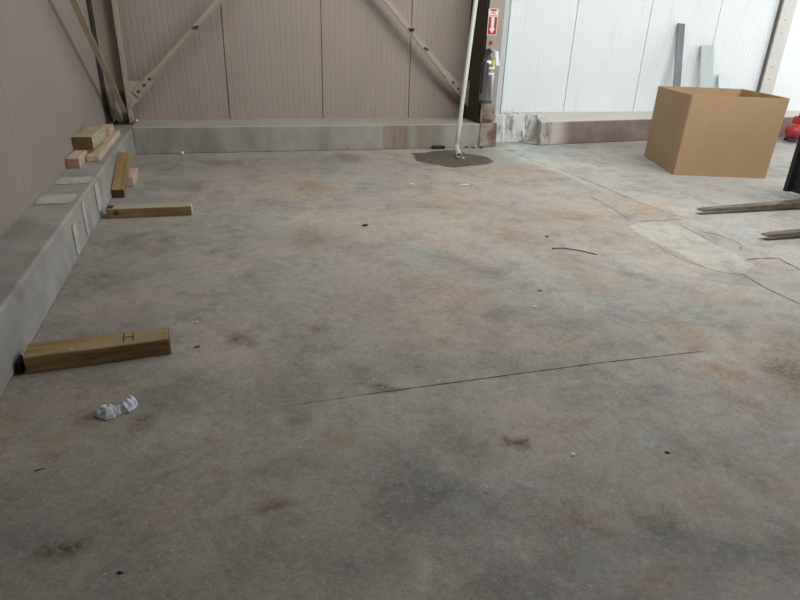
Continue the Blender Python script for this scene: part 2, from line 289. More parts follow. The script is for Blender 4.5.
crack('slab_seam', [(4.09, 8.45), (4.06, 7.46), (4.16, 6.8), (4.178, 5.95), (4.18, 5.2), (4.264, 4.643)], .010, 'long dirty seam between two slabs', seam_m, jag=.005, seed=5)
crack('slab_seam', [(4.072, 4.577), (4.02, 4.13), (3.95, 3.75), (3.89, 3.54), (3.862, 3.392)], .012, m_=seam_m, seed=6)
crack('slab_seam', [(3.68, 3.36), (3.65, 3.2), (3.62, 3.02), (3.63, 2.5), (3.64, 1.9)], .010, seed=7, jag=.003)
crack('slab_seam', [(3.80, 5.6), (3.756, 5.087), (3.657, 4.618)], .010, m_=seam_m, seed=8)
crack('crack', [(3.85, 3.50), (4.008, 3.542), (4.246, 3.518), (4.224, 3.43), (4.20, 3.27), (4.26, 3.1)], .014, seed=9, jag=.008)
crack('crack', [(3.657, 4.59), (3.83, 4.62), (4.1, 4.6), (4.30, 4.62)], .012, seed=10, m_=seam_m)
crack('crack', [(3.455, 4.0), (3.41, 3.8), (3.43, 3.62), (3.462, 3.49), (3.56, 3.30), (3.7, 3.26)], .008, seed=11, m_=seam_m, jag=.008)
crack('crack', [(4.08, 4.3), (4.22, 4.1), (4.2, 3.85), (4.06, 3.72)], .009, seed=12, m_=seam_m, jag=.01)
# pale rectangular repair patch
pp = [(3.558, 4.53), (3.70, 4.585), (3.833, 4.575), (4.06, 4.545), (4.03, 4.30), (3.985, 3.948), (3.97, 3.69), (3.90, 3.42), (3.68, 3.285), (3.549, 3.329), (3.468, 3.494), (3.485, 3.76), (3.472, 4.041), (3.475, 4.261)]
bm = bmesh.new(); vs = []
for i in range(len(pp)):
    a = Vector((*pp[i], .0015)); b = Vector((*pp[(i+1) % len(pp)], .0015))
    for k in range(6):
        p = a.lerp(b, k/6); f = .014
        vs.append(bm.verts.new((p.x+f*fbm(p.x, p.y, 9), p.y+f*fbm(p.x+9, p.y, 9), .0015)))
bm.faces.new(vs)
o = obj('repair_patch', bm, floor_mat('patch_concrete', (1.24, 1.27, 1.25), False), floor); o['label'] = 'pale rectangular patch of newer concrete'
# chalky paint-coloured drift near the pillar
# ---------------------------------------------------------------- walls
def ribbed(p0, p1, z0, z1, nrm, seams, material, name, pitch=.0757, groove=.003, thick=.1, seam_w=.010, seam_d=.025):
    """insulated panel wall: shallow vertical ribs, deep seam between panels"""
    p0 = Vector((*p0, 0)); p1 = Vector((*p1, 0)); nrm = Vector((*nrm, 0)); L_ = (p1-p0).length; t = (p1-p0)/L_
    prof = [(0, 0)]; x = 0; ev = []
    k = 1
    while k*pitch < L_-.03:
        u = k*pitch
        if all(abs(u-s) > .03 for s in seams): ev.append((u, 'r'))
        k += 1
    for s in seams: ev.append((s, 's'))
    ev.sort()
    for u, kind in ev:
        if kind == 'r': prof += [(u-.008, 0), (u-.003, -groove), (u+.003, -groove), (u+.008, 0)]
        else: prof += [(u-seam_w/2-.003, 0), (u-seam_w/2, -seam_d), (u+seam_w/2, -seam_d), (u+seam_w/2+.003, 0)]
    prof += [(L_, 0)]
    bm = bmesh.new(); lo = []; hi = []
    for u, d in prof:
        q = p0+t*u+nrm*d
        lo.append(bm.verts.new((q.x, q.y, z0))); hi.append(bm.verts.new((q.x, q.y, z1)))
    for i in range(len(prof)-1): bm.faces.new((lo[i], lo[i+1], hi[i+1], hi[i]))
    bk = [bm.verts.new(p0+t*u-nrm*thick+Vector((0, 0, z))) for u, z in ((0, z0), (L_, z0), (L_, z1), (0, z1))]
    bm.faces.new(bk)
    bm.faces.new(lo + [bk[1], bk[0]]); bm.faces.new(hi + [bk[2], bk[3]])
    bm.faces.new((lo[0], hi[0], bk[3], bk[0])); bm.faces.new((lo[-1], hi[-1], bk[2], bk[1]))
    o = obj(name, bm, material); tag(o, kind='structure'); return o
beige = mat('beige_panel_paint', srgb(160, 147, 137), .55, var=.06, scale=1.3, stretch=(1, 1, .5), bump=0)
overlay(beige, srgb(150, 128, 98), 1.6, .58, .78, .5, (1, 1, .35), 3)
beige2 = mat('beige_panel_paint_side', srgb(148, 140, 131), .55, var=.06, scale=1.1)
white = mat('white_panel_paint', srgb(222, 227, 226), .45, var=.03, scale=1.2)
overlay(white, srgb(168, 168, 160), 7, .52, .7, .6, (1, 1, .5), 9, zr=[(2, .95, .42), (0, 5.0, 4.2)])
overlay(white, srgb(190, 190, 184), 4, .56, .75, .35, (1, 1, .2), 2)
H_ = 5.2
wl = ribbed((-1.365, 9.1), (-1.365, -3), .335, H_, (1, 0), [3.0-1.325, 3.0, 3.0+1.325, 3+2*1.325, 3+3*1.325, 3+4*1.325], beige2, 'wall_left', groove=.0012, seam_w=.014, seam_d=.003)
tag(wl, 'beige insulated panel wall on the left')
wb = ribbed((-1.365, 9.1), (4.12, 9.1), .34, H_, (0, -1), [.155+1.365, 1.48+1.365, 2.79+1.365], beige, 'wall_back')
tag(wb, 'beige ribbed panel wall across the back')
ww = ribbed((4.12, 9.1), (13, 9.1), .42, H_, (0, -1), [1.33, 2.66, 3.99, 5.31, 6.64, 7.97], white, 'wall_right', groove=.0022)
tag(ww, 'bright white ribbed panel wall on the right')
wf = obj('wall_front', bx(-1.6, 13, -3.2, -3.0, 0, H_), mat('front_wall_paint', srgb(190, 182, 172))); tag(wf, kind='structure')
ce = obj('ceiling', bx(-1.6, 13, -3.2, 9.3, H_, H_+.15), mat('ceiling_paint', srgb(170, 170, 166))); tag(ce, kind='structure')

# ---------------------------------------------------------------- concrete curbs
def slabmesh(faces_pts):   # closed polyhedron from list of quads
    bm = bmesh.new()
    for f in faces_pts: bm.faces.new([bm.verts.new(p) for p in f])
    bmesh.ops.remove_doubles(bm, verts=bm.verts, dist=1e-4); return bm
def grid_box(x0, x1, y0, y1, z0, z1, step=.12, amp=.004):
    """box with slightly uneven cast faces"""
    bm = bx(x0, x1, y0, y1, z0, z1)
    L_ = max(x1-x0, y1-y0); ax = 0 if x1-x0 > y1-y0 else 1
    n = int(L_/step)
    for k in range(1, n):
        c = [0, 0, 0]; c[ax] = (x0, y0)[ax] + L_*k/n; nn = [0, 0, 0]; nn[ax] = 1
        bmesh.ops.bisect_plane(bm, geom=bm.verts[:]+bm.edges[:]+bm.faces[:], plane_co=c, plane_no=nn)
    for v in bm.verts:
        if v.co.z > z0+.01:
            f = noise.noise(v.co*2.3); v.co.z += f*amp*.6
            if ax == 1 and v.co.x > x1-.01: v.co.x += noise.noise(v.co*1.7)*amp
            if ax == 0 and v.co.y < y0+.01: v.co.y += noise.noise(v.co*1.7)*amp
    return bm
cl_m = mat('curb_concrete_side', srgb(160, 158, 151), .85, color2=srgb(138, 136, 130), scale=2.2, bump=.3, bscale=40)
overlay(cl_m, srgb(118, 112, 100), 6, .55, .75, .5)
cb_m = mat('curb_concrete_back', srgb(158, 154, 145), .85, color2=srgb(134, 130, 121), scale=2.5, bump=.3, bscale=40, stretch=(1, 1, .4))
overlay(cb_m, srgb(122, 98, 68), 7, .36, .62, .7, (1.2, 1, .05), 4.3, zr=[(0, 2.0, 2.35), (0, 3.1, 2.75)])
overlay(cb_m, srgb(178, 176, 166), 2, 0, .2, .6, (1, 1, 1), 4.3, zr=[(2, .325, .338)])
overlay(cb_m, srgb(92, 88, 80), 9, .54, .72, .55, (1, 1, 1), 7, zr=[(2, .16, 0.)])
cl = obj('baseboard_left', grid_box(-1.6, -1.06, -3, 9.1, 0, .335), cl_m, bevel=.018, seg=3); tag(cl, 'thick grey concrete curb along the left wall', kind='structure')
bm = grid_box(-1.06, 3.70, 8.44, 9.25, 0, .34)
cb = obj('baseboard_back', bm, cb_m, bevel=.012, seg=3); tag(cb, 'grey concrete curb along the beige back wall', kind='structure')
# whitewash marks on the left curb
wash = mat('whitewash', srgb(184, 183, 176), .9, color2=srgb(164, 163, 156), scale=10, lo=.40, hi=.6)
def daub(x0, x1, y0, y1, z0, z1, seed):
    rnd = random.Random(seed); bm = bmesh.new(); n = 14; a = []; b = []
    for i in range(n+1):
        f = i/n; j = rnd.uniform(-.012, .012); e = .35 if i in (0, n) else 1
        if z1 > z0:      # on the vertical face
            z = z0+(z1-z0)*f; ym = (y0+y1)/2; h = (y1-y0)/2*e
            a.append(bm.verts.new((x0, ym-h+j, z))); b.append(bm.verts.new((x0, ym+h+j*.5, z)))
        else:
            x = x0+(x1-x0)*f; ym = (y0+y1)/2; h = (y1-y0)/2*e
            a.append(bm.verts.new((x, ym-h+j, z0))); b.append(bm.verts.new((x, ym+h+j*.5, z0)))
    for i in range(n): bm.faces.new((a[i], a[i+1], b[i+1], b[i]))
    return bm
for k, a in enumerate([(-1.0545, -1.0545, 5.50, 5.68, .06, .32), (-1.0545, -1.0545, 4.93, 5.02, .05, .32), (-1.0545, -1.0545, 4.52, 4.64, .03, .26),
                       (-1.355, -1.07, 5.46, 5.70, .3385, .3385), (-1.355, -1.10, 4.84, 5.12, .3385, .3385)]):
    o = obj('whitewash_mark', daub(*a, k), wash, cl); o['label'] = 'pale whitewash stripe on the curb'
# concrete pier under the steel column, with reddish stain
pier_m = mat('pier_concrete', srgb(158, 152, 142), .85, color2=srgb(122, 116, 106), scale=6, bump=.5, bscale=30)
overlay(pier_m, srgb(112, 72, 64), 5, .42, .58, .9, (1, 1, 1), 1.7, zr=[(0, 3.74, 3.86)])
bm = grid_box(3.70, 3.985, 8.43, 9.25, 0, .345, .05, .02)
o = obj('trim_1', bm, pier_m, bevel=.02, seg=3); tag(o, 'concrete pier stained dark red under the column', kind='structure')
# splattered stem wall between pier and right curb
stem_m = mat('splattered_wall', srgb(206, 208, 204), .8, color2=srgb(176, 178, 172), scale=7, bump=.6, bscale=25)
overlay(stem_m, srgb(96, 90, 80), 9, .53, .62, .7, (1.6, 1, .45), 5)
overlay(stem_m, srgb(235, 236, 232), 12, .56, .62, .9, (2, 1, .25), 8)
bm = grid_box(3.985, 4.95, 8.76, 9.25, 0, .418, .06, .012)
o = obj('trim_2', bm, stem_m, bevel=.01); tag(o, 'white splattered stem wall beside the pier', kind='structure')
# right curb: skewed front, sloping broken left end, wash slope on top
rc_m = mat('curb_right_concrete', srgb(124, 108, 99), .85, color2=srgb(108, 92, 84), scale=3, bump=.3, bscale=40)
overlay(rc_m, srgb(178, 172, 164), 4, .34, .50, .95, (1, 1, .5), 2, zr=[(0, 5.35, 5.0)])
overlay(rc_m, srgb(196, 192, 182), 2, .0, .2, .9, (1, 1, 1), 2, zr=[(2, .335, .352)])
overlay(rc_m, srgb(90, 78, 70), 10, .55, .75, .5, (1, 1, 1), 3, zr=[(2, .12, 0)])
bm = bmesh.new()
FR = [(4.744, 8.49), (6.86, 8.715), (9.8, 8.83), (13, 8.93)]
v = lambda *p: bm.verts.new(p)
bot = [v(x, y, 0) for x, y in FR]; top = [v(x+(.0 if i else .0), y+.02, .345) for i, (x, y) in enumerate(FR)]
back = [v(x, 9.13, .425) for x, y in FR]; back[0].co.x = 4.93; bb = [v(x, 9.2, 0) for x, y in FR]; bb[0].co.x = 4.40; bb[0].co.y = 8.90
for i in range(3):
    bm.faces.new((bot[i], bot[i+1], top[i+1], top[i])); bm.faces.new((top[i], top[i+1], back[i+1], back[i])); bm.faces.new((bb[i], bb[i+1], back[i+1], back[i])); bm.faces.new((bot[i], bot[i+1], bb[i+1], bb[i]))
bm.faces.new((bot[0], top[0], back[0], bb[0])); bm.faces.new((bot[3], top[3], back[3], bb[3]))
o = obj('baseboard_right', bm, rc_m, bevel=.015); tag(o, 'low concrete curb with brown face below the white wall', kind='structure')

# ---------------------------------------------------------------- steel
steel_l = mat('painted_steel_grey', srgb(170, 158, 144), .5, var=.15, scale=5, stretch=(1, 1, .3))
overlay(steel_l, srgb(88, 50, 34), 5, .48, .62, .9, (1, 1, 1), 3, zr=[(2, .62, .36)])
steel_b = mat('painted_steel_beige', srgb(172, 159, 147), .5, var=.10, scale=4)
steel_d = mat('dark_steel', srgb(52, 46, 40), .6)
rust = mat('rusted_steel', srgb(78, 50, 36), .9, color2=srgb(46, 36, 30), scale=20)
bolt_m = mat('bolt_steel', srgb(78, 68, 60), .5, .4)
def hbeam(bm, x0, x1, y0, y1, z0, z1, web='y', t=.012):
    if web == 'y':   # flanges are the planes x = x0, x1; web seen from the front
        add_box(bm, x0, x0+t, y0, y1, z0, z1); add_box(bm, x1-t, x1, y0, y1, z0, z1); ym = (y0+y1)/2; add_box(bm, x0+t, x1-t, ym-t/2, ym+t/2, z0, z1)
    else:
        add_box(bm, x0, x1, y0, y0+t, z0, z1); add_box(bm, x0, x1, y1-t, y1, z0, z1); xm = (x0+x1)/2; add_box(bm, xm-t/2, xm+t/2, y0+t, y1-t, z0, z1)
# corner column
t = thing('steel_column', 'grey steel I-beam column standing in the left corner on the curb', 'column', (-1.21, 8.86, .34))
bm = bmesh.new(); hbeam(bm, -.13, .125, -.13, .14, .012, H_-.34); add_box(bm, .092, .125, -.138, -.13, .012, H_-.34); add_box(bm, -.13, -.105, -.138, -.13, .012, H_-.34); obj('shaft', bm, steel_l, t)
bm = bx(-.15, .135, -.15, .16, 0.0, .012); obj('base_plate', bm, rust, t)['label'] = 'rusted base plate'
for x in (-.07, .07):
    bm = bmesh.new(); add_lathe(bm, [(.014, .012), (.014, .035), (.008, .035), (.008, .05)], 8, (x, -.07, 0)); obj('anchor_bolt', bm, rust, t)
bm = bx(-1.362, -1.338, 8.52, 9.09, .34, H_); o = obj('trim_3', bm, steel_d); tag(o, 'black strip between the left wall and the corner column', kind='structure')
# rear column with sign
t = thing('steel_column', 'beige steel column carrying the red sign, beside the white wall', 'column', (3.825, 8.62, .345))
cm = mat('column_beige_rusty', srgb(160, 151, 138), .55, var=.1, scale=4); overlay(cm, srgb(96, 58, 40), 7, .40, .55, .95, (1, 1, 1), 6, zr=[(2, .30, .05)]); overlay(cm, srgb(60, 42, 32), 12, .5, .6, .9, (1, 1, 1), 2, zr=[(2, .2, .0)])
bm = bmesh.new(); hbeam(bm, -.12, .11, -.16, .26, 0, H_-.345, 'x'); obj('shaft', bm, cm, t)
o = obj('trim_4', bx(3.685, 3.71, 8.50, 9.09, .345, H_), mat('brown_column_shade', srgb(62, 50, 38), .8)); tag(o, 'dark brown strip standing in for the shaded side of the beige column', kind='structure')  # added strip: shade of the column's recess put into a rusty brown
# pale flashing strip at right of the column
t = thing('corner_flashing', 'pale blue-grey sheet metal strip between beige column and white wall', 'trim', (4.03, 8.80, .42))
fl = mat('galvanised_pale', srgb(196, 206, 206), .4, var=.1, scale=6, stretch=(1, 1, .3))
bm = bmesh.new(); add_box(bm, -.085, .15, -.01, 0, 0, H_-.42); add_box(bm, .14, .15, -.01, .298, 0, H_-.42); obj('sheet', bm, fl, t)
bm = tube([(-.07, -.035, .02), (-.07, -.035, 1.05)], .014, 10); obj('conduit', bm, mat('pvc_white', srgb(225, 222, 210), .4), t)['label'] = 'thin white conduit'
obj('conduit_boot', lathe([(.03, -.06), (.038, -.04), (.036, .02), (.02, .05)], 14, Matrix.Translation((-.07, -.035, .02))), mat('pvc_cream', srgb(228, 220, 198), .4), t)
# far right column
t = thing('steel_column', 'pale grey steel channel column against the white wall behind the cardboard box', 'column', (9.44, 9.13, .415))
bm = bmesh.new(); add_box(bm, -.14, .14, -.10, -.088, 0, H_-.415); add_box(bm, -.14, -.128, -.088, -.05, 0, H_-.415); add_box(bm, .128, .14, -.088, -.05, 0, H_-.415)
obj('shaft', bm, mat('painted_steel_pale', srgb(196, 194, 186), .5, var=.08, scale=5), t)
bm = bx(-.168, -.141, -.07, -.035, 0, H_-.415); obj('edge_strip', bm, mat('dark_gasket', srgb(96, 92, 86), .7), t)['label'] = 'dark strip along the edge'
for z in (.55, .75, 1.3, 1.5): obj('rivet', lathe([(.008, 0), (.008, .008), (.004, .010)], 6, Matrix.Translation((-.02, -.10, z)) @ Matrix.Rotation(PI/2, 4, 'X')), bolt_m, t)

# braces
def ext(p, q, k): p, q = Vector(p), Vector(q); return p + (q-p)*k
def angle_bar(name, p0, p1, wid, nrm, inward, m_, label, L_=.05):
    """angle iron: one leg across wid in the brace plane, the other standing off it"""
    bm = bmesh.new(); pts, v_ = bar(p0, p1, wid, .007, nrm); add_prism(bm, pts, v_)
    P0, P1 = Vector(p0), Vector(p1); tt = (P1-P0).normalized(); s = tt.cross(Vector(nrm)).normalized()*(wid/2)*inward
    pts, v_ = bar(P0+s+Vector(nrm)*L_/2, P1+s+Vector(nrm)*L_/2, L_, .007, s); add_prism(bm, pts, v_)
    return obj(name, bm, m_)
def brace_bolts(bm, pts, nrm):
    q = Vector(nrm).to_track_quat('Z', 'Y').to_matrix().to_4x4()
    for p in pts: add_lathe(bm, [(.017, 0), (.017, .014), (.008, .015), (.008, .024)], 8, M=Matrix.Translation(p) @ q)
# A: along the left wall
t = thing('diagonal_brace', 'slanting steel brace bar running up the left wall from the corner column', 'brace')
pA, qA = (-1.19, 8.62, .60), ext((-1.19, 8.80, .49), (-1.19, 6.66, 1.735), 2.9)
pA = ext((-1.19, 8.80, .49), (-1.19, 6.66, 1.735), .02)
o = angle_bar('bar', pA, qA, .075, (1, 0, 0), -1, mat('brace_steel_tan', srgb(204, 188, 168), .5, var=.12, scale=6), None, .06); o.parent = t
gp = prism([(-1.20, 8.72, .37), (-1.20, 8.38, .60), (-1.20, 8.30, .74), (-1.20, 8.50, .86), (-1.20, 8.72, .74)], (.008, 0, 0)); obj('gusset_plate', gp, steel_l, t)
for k in (.06, .10, .14): bm = bmesh.new(); brace_bolts(bm, [ext((-1.19, 8.80, .49), (-1.19, 6.66, 1.735), k)], (1, 0, 0)); obj('bolt', bm, rust, t)['label'] = 'rusty bolt'
# B and C on the back wall
for nm, (a, b, k1), gus, inward, lab in (
    ('B', ((-1.06, 8.87, .64), (.162, 8.87, 1.86), 1.86), [(-1.085, 8.885, .52), (-.80, 8.885, .80), (-.80, 8.885, .86), (-1.085, 8.885, .86)], 1, 'beige diagonal brace rising right from the corner column over the back wall'),
    ('C', ((3.575, 8.90, .70), (2.375, 8.90, 1.91), 1.86), [(3.70, 8.915, .50), (3.48, 8.915, .74), (3.50, 8.915, .90), (3.70, 8.915, .90)], 1, 'beige diagonal brace rising left from behind the white pipe over the back wall')):
    t = thing('diagonal_brace', lab, 'brace')
    A_ = ext(a, b, .04); B_ = ext(a, b, k1) if nm == 'B' else ext(a, b, k1)
    if nm == 'C': A_ = A_ + Vector((0, -.03, 0)); B_ = B_ + Vector((0, -.03, 0))
    s0 = ext(A_, B_, .12)
    bm = bmesh.new(); pts, v_ = bar(A_, s0, .10, .01, (0, -1, 0)); add_prism(bm, pts, v_)
    obj('end_plate', bm, steel_b, t)
    o = angle_bar('bar', s0 - (B_-A_)*.02, B_, .075, (0, -1, 0), inward if nm == 'B' else -1, steel_b, None, .04); o.parent = t
    bm = prism(gus, (0, .008, 0)); obj('gusset_plate', bm, steel_b, t)
    if nm == 'B':
        bp = [ext(A_, B_, k) + Vector((0, -.006, 0)) for k in (.02, .055, .09)]
    else: bp = [ext(A_, B_, k) + Vector((0, -.006, 0)) for k in (.02, .06)]
    for p_ in bp: bm = bmesh.new(); brace_bolts(bm, [p_], (0, -1, 0)); obj('bolt', bm, bolt_m, t)
    # small clips where the stitch plates sit
    cl_pts = [.375] if nm == 'B' else [.375, .265]
    for i, k in enumerate(cl_pts):
        p = ext(A_, B_, k); bm = bmesh.new(); add_box(bm, -.035, .035, -.02, .0, -.012, .012, Matrix.Translation(p + Vector((0, -.012, 0))) @ Matrix.Rotation(.35 if nm == 'C' else -.2, 4, 'Y'))
        if nm == 'C' and i == 0: add_box(bm, -.025, .02, -.03, -.0, -.022, .02, Matrix.Translation(p + Vector((.02, -.02, 0))))
        obj('clip', bm, rust if (nm == 'C' and i == 0) else bolt_m, t)

# ---------------------------------------------------------------- drain pipe and puddle
pvc = mat('pipe_paint', srgb(196, 200, 194), .35, var=.10, scale=5, stretch=(1, 1, .3))
t = thing('drain_pipe', 'white drain pipe coming down to the floor in front of the back curb', 'pipe', (3.19, 7.98, 0))
def rel(*p): return (p[0]-3.19, p[1]-7.98, p[2])
P1 = rel(3.195, 7.99, .40); P0 = rel(3.645, 8.28, H_)
obj('pipe', tube([P0, P1, ext(P1, rel(3.16, 7.94, .14), .3), rel(3.155, 7.93, .12)], .029, 16), pvc, t, smooth=True)
obj('coupling', tube([ext(P1, P0, -.004), ext(P1, P0, .018)], .036, 16), pvc, t, smooth=False)
obj('elbow', tube([rel(3.157, 7.935, .15), rel(3.152, 7.925, .10), rel(3.130, 7.82, .072), rel(3.080, 7.64, .052)], [.034, .035, .035, .036], 16, .027), pvc, t, smooth=False)
# puddle
bm = bmesh.new(); n = 90; vs = []
cx, cy = 2.96, 7.66
for i in range(n):
    a = 2*PI*i/n; c_, s_ = math.cos(a), math.sin(a)
    r = 1 + .26*noise.noise(Vector((c_*1.3, s_*1.3, 4.2))) + .10*noise.noise(Vector((c_*4, s_*4, 1.2))) + .05*noise.noise(Vector((c_*11, s_*11, 8)))
    vs.append(bm.verts.new((cx+.50*c_*r, cy+.56*s_*r, .002)))
bm.faces.new(vs)
pm = mat('wet_concrete', srgb(98, 88, 76), .42, color2=srgb(80, 71, 60), scale=8, bump=.15, bscale=60)
o = obj('puddle', bm, pm); tag(o, 'dark brown wet puddle on the floor under the drain pipe', 'puddle')
# dark rubber scrap at the curb
bm = bmesh.new(); add_box(bm, -.10, .10, -.035, .035, 0, .045)
for v_ in bm.verts: v_.co += Vector((noise.noise(v_.co*9)*.02, noise.noise(v_.co*7+Vector((3, 0, 0)))*.015, 0))
o = obj('rubber_and_shade_piece', bm, mat('black_rubber_and_shade', srgb(34, 32, 30), .8), bevel=.01, loc=(3.05, 8.385, 0)); tag(o, 'black rubber scrap lying against the back curb behind the puddle', 'scrap')
# little rubble by the pier
for k, (x, y, s, c) in enumerate([(3.62, 8.38, .035, (150, 142, 130)), (3.50, 8.40, .028, (96, 88, 78)), (3.41, 8.39, .022, (170, 165, 155)), (3.72, 8.36, .03, (92, 76, 68))]):
    bm = bmesh.new(); bmesh.ops.create_icosphere(bm, subdivisions=2, radius=s)
    for v_ in bm.verts: v_.co *= 1+.35*noise.noise(v_.co*40+Vector((k, 0, 0))); v_.co.z = v_.co.z*.6
    zz = -min(v_.co.z for v_ in bm.verts)
    o = obj('concrete_chip', bm, mat('chip_%s' % 'abcd'[k], srgb(*c), .9), loc=(x, y, zz))
    tag(o, ['tan concrete chip by the foot of the stained pier', 'dark grey chip on the floor left of the tan chip by the pier', 'smallest pale chip against the back curb near the pipe', 'reddish dark chip directly in front of the stained pier'][k], 'chip', 'concrete chips near the pier')

# ---------------------------------------------------------------- extinguisher and sign
t = thing('fire_extinguisher', 'silver fire extinguisher hanging on the beige column below the red sign', 'fire extinguisher', (3.705, 8.335, .66))
chrome = mat('stainless_steel', srgb(168, 168, 172), .30, 1)
Mx = Matrix.Rotation(0, 4, 'Y')
obj('cylinder', lathe([(.085, 0), (.095, .012), (.097, .03), (.097, .50), (.090, .545), (.066, .58), (.036, .60), (.030, .612)], 32), chrome, t, smooth=True)
obj('skirt', lathe([(.090, -.012), (.098, -.010), (.098, .03), (.0975, .031)], 32), mat('dark_band', srgb(70, 68, 68), .5), t)
blk = mat('valve_black', srgb(44, 42, 44), .5)
obj('valve', lathe([(.026, .60), (.030, .615), (.026, .65), (.018, .665)], 16), mat('valve_metal', srgb(120, 112, 100), .4, .6), t)
bm = bmesh.new(); add_box(bm, -.015, .015, -.075, .04, 0, .012, Matrix.Translation((0, 0, .69)) @ Matrix.Rotation(.35, 4, 'X')); add_box(bm, -.014, .014, -.07, .035, 0, .01, Matrix.Translation((0, 0, .655))); add_box(bm, -.012, .012, .0, .03, -.03, .03, Matrix.Translation((0, 0, .68)))
obj('handle', bm, blk, t, bevel=.003)['label'] = 'black carrying handle and lever'
obj('gauge', lathe([(.032, 0), (.034, .006), (.034, .02), (.030, .022)], 20, Matrix.Translation((.03, -.085, .53)) @ Matrix.Rotation(PI/2, 4, 'X')), mat('gauge_yellow', srgb(196, 190, 70), .4), t)['label'] = 'yellow pressure gauge'
obj('hose', tube([(-.02, -.01, .64), (-.07, -.03, .635), (-.10, -.035, .58), (-.105, -.03, .45), (-.102, -.03, .25), (-.100, -.03, .12)], .011, 10), blk, t, smooth=True)
# curved label
def curved(r, a0, a1, z0, z1, n=14):
    bm = bmesh.new(); p = None
    for i in range(n+1):
        a = a0+(a1-a0)*i/n; q = (bm.verts.new((r*math.sin(a), -r*math.cos(a), z0)), bm.verts.new((r*math.sin(a), -r*math.cos(a), z1)))
        if p: bm.faces.new((p[0], q[0], q[1], p[1]))
        p = q
    return bm
red = mat('sign_red', srgb(176, 40, 44), .45); wht = mat('sign_white', srgb(226, 220, 214), .5); magenta = mat('label_red', srgb(150, 52, 70), .45)
o = obj('label', curved(.0976, -.25, .75, .375, .475), wht, t); o['label'] = 'white label with dark red band'
obj('label_band', curved(.0980, -.25, .75, .405, .445), magenta, o)
obj('label_print', curved(.0983, -.1, .55, .419, .428), wht, o)
bm = prism([(0, 0, 0), (.05, 0, 0), (.075, .01, -.19), (.02, .01, -.19)], (0, .001, 0))
o = obj('tag', bm, mat('tag_paper', srgb(232, 232, 240), .6), t, loc=(.045, -.09, .68), rot=(0, -.12, .1)); o['label'] = 'white inspection tag'
obj('pull_pin', tube([(.0, -.03, .675), (.03, -.04, .70), (.065, -.06, .69), (.06, -.08, .66), (.055, -.09, .655)], .003, 6), wht, t)
obj('wall_bracket', bx(-.02, .02, .093, .122, .15, .70), blk, t)

def text_mesh(s, size, m_, parent, loc, rot=(PI/2, 0, 0), ext_=.0006):
    cu = bpy.data.curves.new('lettering', 'FONT'); cu.body = s; cu.size = size; cu.align_x = 'CENTER'; cu.align_y = 'CENTER'; cu.extrude = ext_
    to = bpy.data.objects.new('lettering', cu); col.objects.link(to)
    dg = bpy.context.evaluated_depsgraph_get(); me = bpy.data.meshes.new_from_object(to.evaluated_get(dg)); bpy.data.objects.remove(to)
    o = bpy.data.objects.new('lettering', me); col.objects.link(o); me.materials.clear(); me.materials.append(m_); o.parent = parent; o.location = loc; o.rotation_euler = rot
    return o
t = thing('extinguisher_sign', 'red and white fire extinguisher sign with down arrow on the beige column', 'sign', (3.768, 8.458, 1.54))
# board 0.15 x 0.34 : white plate, red field, white header with lettering, white arrow
obj('plate', bx(-.072, .072, -.003, 0, 0, .335), wht, t)
bm = prism([(-.064, -.0035, .008), (.064, -.0035, .008), (.064, -.0035, .232), (-.064, -.0035, .232)], (0, .0004, 0)); obj('red_field', bm, red, t)
bm = prism([(-.064, -.0035, .327), (.064, -.0035, .327), (.03, -.0035, .305), (0, -.0035, .298), (-.03, -.0035, .305)], (0, .0004, 0)); obj('red_header', bm, red, t)
ar = [(-.022, .228), (.022, .228), (.022, .085), (.046, .085), (0, .022), (-.046, .085), (-.022, .085)]
bm = prism([(x, -.0048, z) for x, z in ar], (0, .0010, 0)); obj('arrow', bm, wht, t)['label'] = 'white down arrow'
text_mesh('FIRE', .036, red, t, (0, -.0045, .277)); text_mesh('EXTINGUISHER', .0185, red, t, (0, -.0045, .248))
# small red pieces under the sign
obj('hook', bx(-.014, .014, -.03, 0, 0, .04), red, None, loc=(3.765, 8.458, 1.425)); tag(bpy.context.scene.objects['hook'], 'small red hook on the column just above the extinguisher', 'hook')

# ---------------------------------------------------------------- lumber
def wood(name, c1, c2, ax='x', c3=None, s=1.):
    st = {'x': (.12, 1, 1), 'y': (1, .12, 1)}[ax]
    M = mat(name, srgb(*c1), .75, color2=srgb(*c2), scale=14*s, stretch=st, lo=.36, hi=.64, bump=.35, bscale=70)
    overlay(M, srgb(*(c3 or tuple(int(v*.6) for v in c2))), 6, .56, .74, .7, tuple(3*k for k in st), 2)
    return M
def post(name, lx, wy, hz, m_, seed=0, bevel=.005, amp=.004):
    """sawn timber with origin at centre of its underside"""
    bm = bx(-lx/2, lx/2, -wy/2, wy/2, 0, hz)
    for k in range(1, 10):
        bmesh.ops.bisect_plane(bm, geom=bm.verts[:]+bm.edges[:]+bm.faces[:], plane_co=(-lx/2+lx*k/10, 0, 0), plane_no=(1, 0, 0))
    for v_ in bm.verts:
        n_ = noise.noise_vector(v_.co*5+Vector((seed*3.1, 0, 0)))*amp; v_.co += Vector((n_.x, n_.y, n_.z if v_.co.z > .01 else 0))
    return bm
treated = wood('treated_pine', (162, 134, 88), (112, 84, 46), 'x', (76, 54, 30))
overlay(treated, srgb(158, 146, 116), 3, .45, .6, .7, (.5, 1, 1), 4, zr=[(2, .086, .0915)])
treated2 = wood('treated_pine_weathered', (148, 124, 82), (122, 98, 62), 'x', (84, 66, 42))
overlay(treated2, srgb(172, 166, 146), 3, .2, .4, .8, (.5, 1, 1), 4, zr=[(2, .082, .087)])
pink = wood('raw_pine', (198, 174, 156), (176, 150, 130), 'x', (150, 110, 84))
endg = mat('end_grain', srgb(92, 72, 46), .85, color2=srgb(66, 52, 34), scale=22, stretch=(1, 1, 1))
